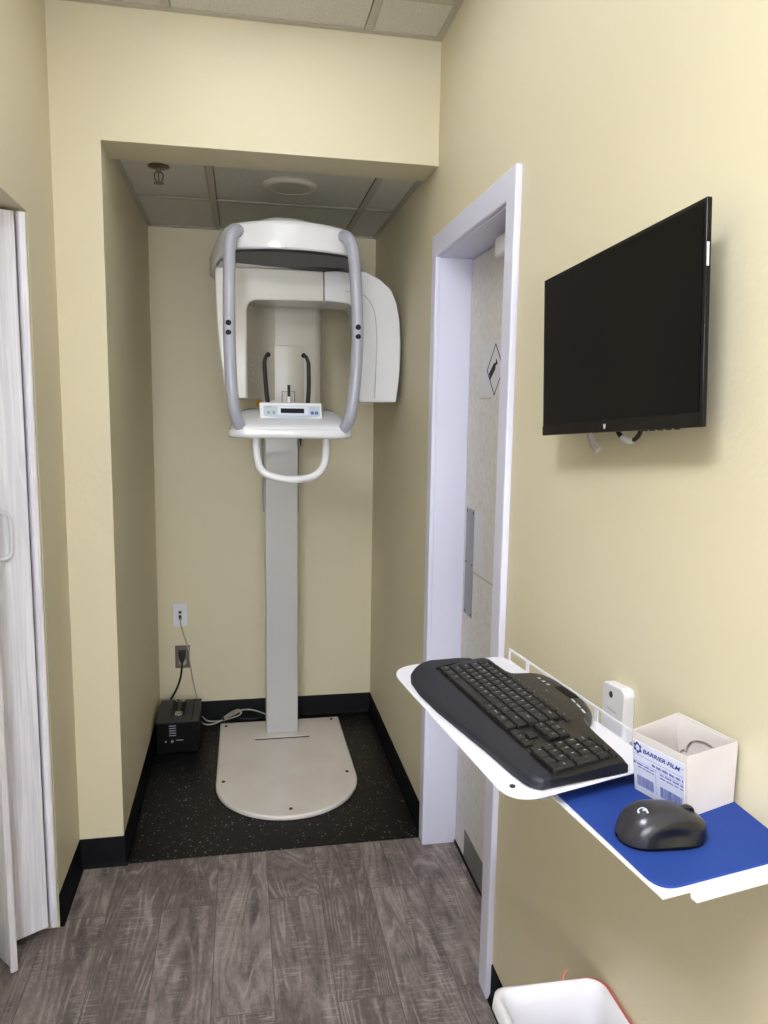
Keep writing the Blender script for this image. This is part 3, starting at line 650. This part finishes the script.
strip('keyboard_body', lambda s: min(tb(s), f1(s)-.001)+.0006, f1, dz, .003, .462, M['deck'], True)
for (s, t) in ((.03,.04),(.43,.05),(.03,.17),(.43,.18)): MB().lathe([(.006,0),(.007,.003)], (s,t,0), 10).build('rubber_foot', M['near_black'], kb, local=True)
keys = MB(); leg = MB(); U1 = .01895
def key(s, t, w_, h_, txt=None, hgt=.0065, sz=.0042):
    g = .0011; z0 = dz(t)-.001; z1 = dz(t+h_/2)+hgt
    r0 = rrect(s+g, s+w_-g, t+g, t+h_-g, .0015, 2); r1 = rrect(s+g+.0012, s+w_-g-.0012, t+g+.0010, t+h_-g-.0016, .002, 2)
    sl = .064
    keys.loft([[(x, y, z0) for x, y in r0], [(x, y, z1-.002+(y-t-h_/2)*sl) for x, y in r0], [(x, y, z1+(y-t-h_/2)*sl) for x, y in r1]])
    if txt:
        v, f = text_mesh(txt, sz)
        cx_, cy2 = s + w_*.36, t + h_*.60
        if len(txt) > 1: cx_ = s + w_*.5
        leg.add([(cx_+x, cy2+y, z1+.0003+(cy2+y-t-h_/2)*sl) for x, y, z in v], f)
S0, T0 = .0295, .0735
rows = [
 [('ctrl',1.25),('fn',1.25),('alt',1.25),('',6.25),('alt',1.25),('menu',1.25),('ctrl',1.25),('',1.25)],
 [('shift',2.25)] + [(c,1) for c in 'ZXCVBNM,./'] + [('shift',2.75)],
 [('caps',1.75)] + [(c,1) for c in "ASDFGHJKL;'"] + [('enter',2.25)],
 [('tab',1.5)] + [(c,1) for c in 'QWERTYUIOP[]'] + [('\\',1.5)],
 [(c,1) for c in '`1234567890-='] + [('back',2)]]
for r, row in enumerate(rows):
    s = S0
    for tx, w_ in row:
        key(s, T0+r*U1, w_*U1, U1, tx or None, sz=.0066 if len(tx) == 1 else .0044); s += w_*U1
fs_ = S0
for k, tx in enumerate(['esc']+['F%d' % i for i in range(1,13)]+['prt','ins']):
    key(fs_, T0+5*U1+.0035, U1*.94, .0105, None, .003)
    v, f = text_mesh(tx, .0034); leg.add([(fs_+U1*.47+x, T0+5*U1+.0135+.0035+y*.8, dz(.185)+.0012) for x, y, z in v], f)
    fs_ += U1*.99 + (.004 if k in (0,4,8,12) else 0)
N0 = S0 + 15*U1 + .0035
for r, row in ((3, ['ins','home','pg']), (2.0, ['del','end','pg'])):
    for c, tx in enumerate(row): key(N0+c*.0178, T0+(r+.25)*U1, .0178, U1, tx, sz=.0034)
key(N0+.0178, T0+U1*.95, .0178, U1*.9, '^', .0045); 
for c, tx in enumerate('<v>'): key(N0+c*.0178, T0+.0, .0178, U1*.9, tx, .0045)
K0 = .3835; KW = .0176
pad = [[('0',2,1),('.',1,1)], [('1',1,1),('2',1,1),('3',1,1)], [('4',1,1),('5',1,1),('6',1,1)], [('7',1,1),('8',1,1),('9',1,1)], [('num',1,1),('/',1,1),('*',1,1),('-',1,1)]]
for r, row in enumerate(pad):
    s = K0
    for tx, w_, h_ in row:
        key(s, T0+r*U1, w_*KW, U1, tx, sz=.0066 if len(tx) == 1 else .0044); s += w_*KW
key(K0+3*KW, T0, KW, 2*U1, 'ent', sz=.0034); key(K0+3*KW, T0+2*U1, KW, 2*U1, '+')
for c in range(4): key(K0+c*KW, T0+5*U1+.0035, KW*.94, .0105, None, .003)
keys.v = [tap(p) for p in keys.v]; leg.v = [tap(p) for p in leg.v]
kc_ = keys.build('keycaps', M['keys'], kb, local=True, smooth=30)
leg.build('lettering', M['legend'], kc_, local=True, smooth=0)
for s in (.137,.153,.169): MB().add([(s-.004,.222,dz(.225)+.0006),(s+.004,.222,dz(.225)+.0006),(s+.003,.2275,dz(.225)+.0006),(s-.003,.2275,dz(.225)+.0006)], [(0,1,2,3)]).build('media_button', M['silver'], kb, local=True, smooth=0)
for s, t in ((.247,.229),(.268,.2255),(.290,.221)): MB().add([(s-.008,t-.0015,dz(.225)+.0007),(s+.008,t-.0045,dz(.225)+.0007),(s+.008,t-.001,dz(.225)+.0007),(s-.008,t+.002,dz(.225)+.0007)], [(0,1,2,3)]).build('media_button', M['silver'], kb, local=True, smooth=0)
MB().box(.184,.236, .229,.244, dz(.23)-.002, dz(.23)+.0008).build('media_slot', M['near_black'], kb, local=True, smooth=0, bevel=.0004)
v, f = text_mesh('G', .006); MB().add([(.195+x, .207+y, dz(.207)+.0007) for x, y, z in v], f).build('maker_mark', M['legend'], kb, local=True, smooth=0)

# ------------------------------------------------------------------ mouse
ms = thing('computer_mouse', 'dark grey wireless mouse resting on the blue mouse pad', 'mouse', (.4854, .7595, ZP), math.radians(-6))
LX = .056
def msec(u):      # u 0 tail .. 1 nose : half width, height, centre
    wdt = .0355*(max(0, 1-abs(2*u-1)**2.6))**.5*(1-.10*math.sin(PI*u)**2)*(1.03-.14*u)
    hgt = .041*(max(0.0, 1-abs((u-.40)/(.40 if u < .40 else .66))**2.3))**.62
    return max(wdt, .0008), max(hgt, .004)
NU, NV = 44, 26
def arc(u): return .0300*max(0, 1-((u-.62)/.40)**2)**.55
def ypt(u, a):
    w_, h_ = msec(.004+.992*u); c, s_ = math.cos(a), math.sin(a)
    y = -w_*math.copysign(abs(c)**.72, c); z = .004 + h_*abs(s_)**.85
    waist = 1 - .16*math.exp(-((z-.016)/.011)**2)*math.exp(-((u-.58)/.28)**2)
    return (-LX+2*LX*u, y*waist, z)
shell, side, under = MB(), MB(), MB()
gs, gl, gr = [], [], []
for i in range(NU+1):
    u = i/NU; h_ = msec(.004+.992*u)[1]
    am = math.asin(min(.80, max(.0, arc(u)/h_)**(1/.85))) if arc(u) > 0 else 0
    gs.append([ypt(u, am + (PI-2*am)*j/NV) for j in range(NV+1)])
    gl.append([ypt(u, am*j/8) for j in range(9)]); gr.append([ypt(u, PI - am*j/8) for j in range(9)])
for mb_, g_2 in ((shell, gs), (side, gl), (side, gr)):
    n_2 = len(g_2[0])
    mb_.add([p for r in g_2 for p in r], [(i*n_2+j, (i+1)*n_2+j, (i+1)*n_2+j+1, i*n_2+j+1) for i in range(NU) for j in range(n_2-1)])
shell.build('mouse_shell', M['mouse'], ms, local=True, smooth=70)
side.build('side_grip', M['mouse_side'], ms, local=True, smooth=70)
rim = [(-LX+2*LX*i/NU, -msec(.004+.992*i/NU)[0]) for i in range(NU+1)] + [(-LX+2*LX*i/NU, msec(.004+.992*i/NU)[0]) for i in range(NU, -1, -1)]
under.loft([[(x, y, .0045) for x, y in rim], [(x*.98, y*.95, .001) for x, y in rim], [(x*.9, y*.85, 0) for x, y in rim]]); under.build('mouse_base', M['near_black'], ms, local=True, smooth=40)
zr = .004 + msec(.72)[1]
MB().box(.0215,.0385, -.0042,.0042, zr-.012, zr-.0005).build('wheel_slot', M['near_black'], ms, local=True, bevel=.001)
MB().lathe([(.010,-.003),(.011,-.002),(.011,.002),(.010,.003)], (.030,0,zr-.0085), 20, 'y').build('scroll_wheel', M['dark_plastic'], ms, local=True)
lg = MB(); ul = .27
def top(x, y):
    u = (x+LX)/(2*LX); w_, h_ = msec(u); k = min(.98, abs(y)/w_); c = k**(1/.72); return .004 + h_*(math.sqrt(max(0, 1-c*c)))**.85 + .0006
LYc = -.009
pts = [(-.030+.005*math.cos(a), LYc+.001+.005*math.sin(a)) for a in [math.radians(-40+ 250*k/10) for k in range(11)]]
for (x0,y0),(x1,y1) in zip(pts, pts[1:]):
    k0, k1 = 1, .62; c0 = (-.030, LYc+.001)
    q = [(x0,y0),(x1,y1),(c0[0]+(x1-c0[0])*k1, c0[1]+(y1-c0[1])*k1),(c0[0]+(x0-c0[0])*k1, c0[1]+(y0-c0[1])*k1)]
    lg.add([(x, y, top(x,y)) for x, y in q], [(0,1,2,3)])
for q in ([(-.029,-.001),(-.024,-.001),(-.024,.001),(-.029,.001)], [(-.026,-.006),(-.024,-.006),(-.024,.001),(-.026,.001)]):
    lg.add([(x, y+LYc, top(x,y+LYc)) for x, y in q], [(0,1,2,3)])
lg.build('maker_logo', M['silver'], ms, local=True, smooth=0)

# ------------------------------------------------------------------ open card box of barrier film
bxo = Vector((.5423, .7932)); e1 = Vector((.530-.562, .905-.822)); e2 = Vector((.650-.565, .856-.828))
Lf, Ls = e1.length, e2.length; ang = math.atan2(e2.y, e2.x)
fb_ = thing('film_box', 'open white cardboard box with blue printed label standing on the mouse pad', 'box', (bxo.x, bxo.y, ZP), ang)
BH = .086; D = .088; WX = .091; t_ = .0012
# local x: right face direction (towards the wall), local y: front (label) face direction, away from camera
bx = MB().box(0, WX, 0, D, 0, t_).box(0, WX, 0, t_, t_, BH).box(0, t_, t_, D, t_, BH).box(0, WX, D-t_, D, t_, BH)
# far right wall with a curved cut-out in an inner flap
bx.box(WX-t_, WX, t_, D-t_, t_, BH)
def flare(v): return [(x - .009*(z/BH)*max(0, 1-x/WX), y + .010*(z/BH)*(y/D)*(x/WX*.6+.4), z*(1+.05*(x/WX)*(y/D))) for x, y, z in v]
bx.v = flare(bx.v); bx.build('carton', M['card'], fb_, local=True, smooth=0)
yc = .040
arcp = [(yc + .030*math.cos(a), BH-.004 - .002 - .030*math.sin(a)*.62 - 0) for a in [PI - PI*k/14 for k in range(15)]]
fl = [(t_, BH-.001), (t_, .030), (yc-.034, .044)] + [(yc + .032*math.cos(PI-PI*k/14), .040+.026*math.sin(PI*k/14)) for k in range(15)] + [(yc+.036,.042),(yc+.044,.034),(D-t_, .050),(D-t_, BH-.001)]
ff = MB().prism(fl, WX-t_-.0045, WX-t_-.0035, 'x'); ff.v = flare(ff.v); ff.build('cut_flap', M['card'], fb_, local=True, smooth=0)
# label on the face x=0 (faces -x); reading direction runs from far end (y=D) to near end (y=0)
lab = MB().box(-.0006, 0, .004, D-.001, .006, BH-.012); lab.v = flare(lab.v); lab = lab.build('printed_label', M['label_paper'], fb_, local=True, smooth=0)
def lp(a, b, o=.0010): return flare([(-o, D-.001 - a, .006 + b)])[0]
LW, LH = D-.005, BH-.018
def lrect(mb, a0, a1, b0, b1, o=.0010): mb.add([lp(a0,b0,o), lp(a1,b0,o), lp(a1,b1,o), lp(a0,b1,o)], [(0,1,2,3)])
tx = MB()
v, f = text_mesh('BARRIER FILM', .0088, 0, .25, .0002)
xs_ = [p[0] for p in v]; sx = .060/(max(xs_)-min(xs_))
tx.add([lp(.0465+x*sx, LH-.0105+y) for x, y, z in v], f)
v, f = text_mesh('TM', .003); tx.add([lp(.0800+x, LH-.0085+y) for x, y, z in v], f)
# hexagonal emblem of six dots and links
ec = (.0085, LH-.009)
for k in range(6):
    a = math.radians(60*k+30); c = (ec[0]+.0052*math.cos(a), ec[1]+.0062*math.sin(a))
    tx.add([lp(c[0]+.0021*math.cos(q), c[1]+.0024*math.sin(q)) for q in [2*PI*i/8 for i in range(8)]], [tuple(range(8))])
    a2 = math.radians(60*k+90); c2_ = (ec[0]+.0052*math.cos(a2), ec[1]+.0062*math.sin(a2)); d = Vector((c2_[0]-c[0], c2_[1]-c[1])).normalized(); nq = Vector((-d.y, d.x))*.0009
    tx.add([lp(c[0]+nq.x, c[1]+nq.y), lp(c2_[0]+nq.x, c2_[1]+nq.y), lp(c2_[0]-nq.x, c2_[1]-nq.y), lp(c[0]-nq.x, c[1]-nq.y)], [(0,1,2,3)])
tx.build('label_lettering', M['ink'], lab, local=True, smooth=0)
t2 = MB()
def words(a0, a1, b, h, seed, mb=t2):
    rr = random.Random(seed); a = a0
    while a < a1-.002:
        l = rr.uniform(.004,.011); e_ = min(a1, a+l)
        x = a
        while x < e_: lrect(mb, x, min(e_, x+.00095), b, b+h*rr.uniform(.75,1)); x += .00125
        a = e_ + .0022
lrect(t2, .0, LW, LH-.0195, LH-.0190); lrect(t2, .0, LW, LH-.0295, LH-.0291); lrect(t2, .0375, .0379, .002, LH-.0295)
words(.032, LW-.001, LH-.0265, .0042, 1)
words(.006, .035, LH-.0335, .0026, 2); words(.008, .035, LH-.0375, .0022, 3); lrect(t2, .0005,.0040, LH-.0335, LH-.0305)
words(.045, LW-.001, LH-.0335, .0030, 4); words(.045, LW-.001, LH-.0380, .0024, 5)
for a0, a1, b0, b1, sd in ((.006,.033,.004,.019,6),(.045,.079,.004,.019,7)):
    rr = random.Random(sd); a = a0
    while a < a1:
        w_ = rr.uniform(.0005,.0014); lrect(t2, a, a+w_, b0, b1); a += w_ + rr.uniform(.0004,.0009)
t2.build('label_print', M['ink_pale'], lab, local=True, smooth=0)

# ------------------------------------------------------------------ white device on the wall
wd = thing('wall_device', 'small white rounded device fixed to the wall behind the keyboard tray', 'wall device', (XR, 1.125, 1.04))
poly = fillet([(1.090,.985),(1.166,.985),(1.166,1.080),(1.090,1.090)], [.004,.004,.012,.016], 6)
MB().prism(poly, XR-.020, XR, 'x').build('device_body', M['white_plastic'], wd, bevel=.004, seg=3)
yl, zl = 1.134, 1.066
MB().lathe([(.0055,-.0012),(.0055,.001)], (XR-.020, yl, zl), 16, 'x').build('round_mark', M['dark_plastic'], wd)
MB().box(XR-.0208, XR-.019, 1.115, 1.145, 1.040, 1.042).build('text_line', M['tbar'], wd, smooth=0)

# ------------------------------------------------------------------ waste bin
bn = thing('waste_bin', 'red plastic waste bin with a white liner standing against the right wall', 'waste bin', (.515, 1.0, 0))
BX0, BX1, BY0, BY1, ZR = .424, .630, .82, 1.140, .532
def bring(i, z):
    return [(x, y, z) for x, y in rrect(BX0+i, BX1-i, BY0+i, BY1-i, .03, 6)]
MB().loft([bring(.035,0), bring(.030,.01), bring(.004,ZR-.03), bring(0,ZR-.02), bring(0,ZR), bring(.004,ZR+.001), bring(.007,ZR-.004), bring(.009,ZR-.03), bring(.036,.012)]).build('bin_body', M['red_bin'], bn, smooth=40)
def lring(i, j, dz_, wob):
    """liner ring; inset i on the wall sides, j on the left side where the liner laps over the rim"""
    out = []
    for k, (x, y) in enumerate(rrect(BX0, BX1, BY0, BY1, .03, 10)):
        q = max(0, min(1, (BX0+.05-x)/.045)); q = q*q*(3-2*q); w2 = wob*(math.sin(x*61+y*37)*.6+math.sin(x*23-y*83+.5)*.4)
        o = i + (j-i)*q; cx, cy = (BX0+BX1)/2, (BY0+BY1)/2
        out.append((x - o*max(-1, min(1, (x-cx)/.07)) + w2*.3, y - o*max(-1, min(1, (y-cy)/.12)) + w2*.4, ZR + dz_ + .003*q + w2))
    return out
MB().loft([lring(.006,-.006,-.02,.003), lring(.0045,-.004,.0005,.0012), lring(.006,.001,.0035,.0012), lring(.009,.009,.002,.0015), lring(.014,.014,-.03,.003), lring(.024,.024,-.16,.005), lring(.044,.044,-.47,0)], True, False).build('bin_liner', M['liner'], bn, smooth=70)
tk = MB().tube(crv([(.553,1.138,ZR-.002),(.555,1.139,ZR+.008),(.558,1.140,ZR+.015),(.563,1.139,ZR+.020)],5), .0013, 6).build('rim_tag', M['red_bin'], bn)

# ------------------------------------------------------------------ ceiling lamps: front panel inferred from shadows, rear two added for fill
for k, (x0, y0, y1, lab_, pw) in enumerate((
        (-.195, 1.057, 2.253, 'fluorescent ceiling panel in front of the alcove header', 3.6),
        (-.799, -.773, .423, 'fill ceiling panel added behind the camera, nearest the left wall', 57),
        (-1.403-.604, -1.383, -.187, 'fill ceiling panel added on the far left side of the room', 14))):
    x1 = x0 + .58
    cl = thing('ceiling_light', lab_, 'ceiling light', ((x0+x1)/2, (y0+y1)/2, ZC), group='ceiling panels')
    fr_ = MB()
    fr_.box(x0, x1, y0, y0+.03, ZC+.0035, ZC+.06).box(x0, x1, y1-.03, y1, ZC+.0035, ZC+.06).box(x0, x0+.03, y0+.0305, y1-.0305, ZC+.0035, ZC+.06).box(x1-.03, x1, y0+.0305, y1-.0305, ZC+.0035, ZC+.06)
    fr_.build('lamp_frame', M['white_plastic'], cl, smooth=0)
    MB().box(x0+.03, x1-.03, y0+.03, y1-.03, ZC+.012, ZC+.016).build('diffuser', M['diffuser'], cl, smooth=0)
    ld = bpy.data.lights.new('tube_light', 'AREA'); ld.shape = 'RECTANGLE'; ld.size = x1-x0-.07; ld.size_y = y1-y0-.07; ld.energy = pw; ld.color = LCOL
    lo = bpy.data.objects.new('tube_light', ld); COL.objects.link(lo); lo.location = ((x0+x1)/2, (y0+y1)/2, ZC+.010)
# unseen window added behind the camera as a frontal fill source
wn = MB(); X0, X1, Z0, Z1, YW = -1.25, .55, .85, 2.30, YREAR
wn.box(X0-.06, X1+.06, YW, YW+.03, Z0-.06, Z0).box(X0-.06, X1+.06, YW, YW+.03, Z1, Z1+.06).box(X0-.06, X0, YW, YW+.03, Z0, Z1).box(X1, X1+.06, YW, YW+.03, Z0, Z1).box((X0+X1)/2-.03, (X0+X1)/2+.03, YW, YW+.028, Z0, Z1)
wf = wn.build('fill_window_1', M['white_paint'], None, smooth=0); wf['kind'] = 'structure'
MB().box(X0, X1, YW+.001, YW+.006, Z0, Z1).build('fill_pane', M['diffuser'], wf, smooth=0)
ld = bpy.data.lights.new('rear_fill', 'AREA'); ld.shape = 'RECTANGLE'; ld.size = X1-X0-.05; ld.size_y = Z1-Z0-.05; ld.energy = 96; ld.color = LCOL
lo = bpy.data.objects.new('rear_fill', ld); COL.objects.link(lo); lo.location = ((X0+X1)/2, YW+.035, (Z0+Z1)/2); lo.rotation_euler = (PI/2, 0, PI)
wd_ = bpy.data.worlds.new('world'); sc.world = wd_; wd_.use_nodes = True
wd_.node_tree.nodes['Background'].inputs[0].default_value = (.9,.92,1,1); wd_.node_tree.nodes['Background'].inputs[1].default_value = .05

# ------------------------------------------------------------------ camera
f_, yaw, pitch, roll = 752.02, math.radians(10.74686), math.radians(7.71915), math.radians(.88414)
fw = Vector((math.sin(yaw)*math.cos(pitch), math.cos(yaw)*math.cos(pitch), -math.sin(pitch)))
rt = Vector((math.cos(yaw), -math.sin(yaw), 0)); uu = rt.cross(fw)
r_ = rt*math.cos(roll) + uu*math.sin(roll); u_ = -rt*math.sin(roll) + uu*math.cos(roll)
cam = bpy.data.cameras.new('camera'); co = bpy.data.objects.new('camera', cam); COL.objects.link(co)
cam.sensor_fit = 'VERTICAL'; cam.sensor_height = 36; cam.lens = f_/1024*36; cam.clip_start = .02
mw = Matrix((r_, u_, -fw)).transposed().to_4x4(); mw.translation = (0, 0, 1.54); co.matrix_world = mw
sc.camera = co
vs_ = sc.view_settings; vs_.view_transform = 'Standard'; vs_.look = 'None'; vs_.gamma = 1; vs_.use_curve_mapping = False; vs_.exposure = 0.15
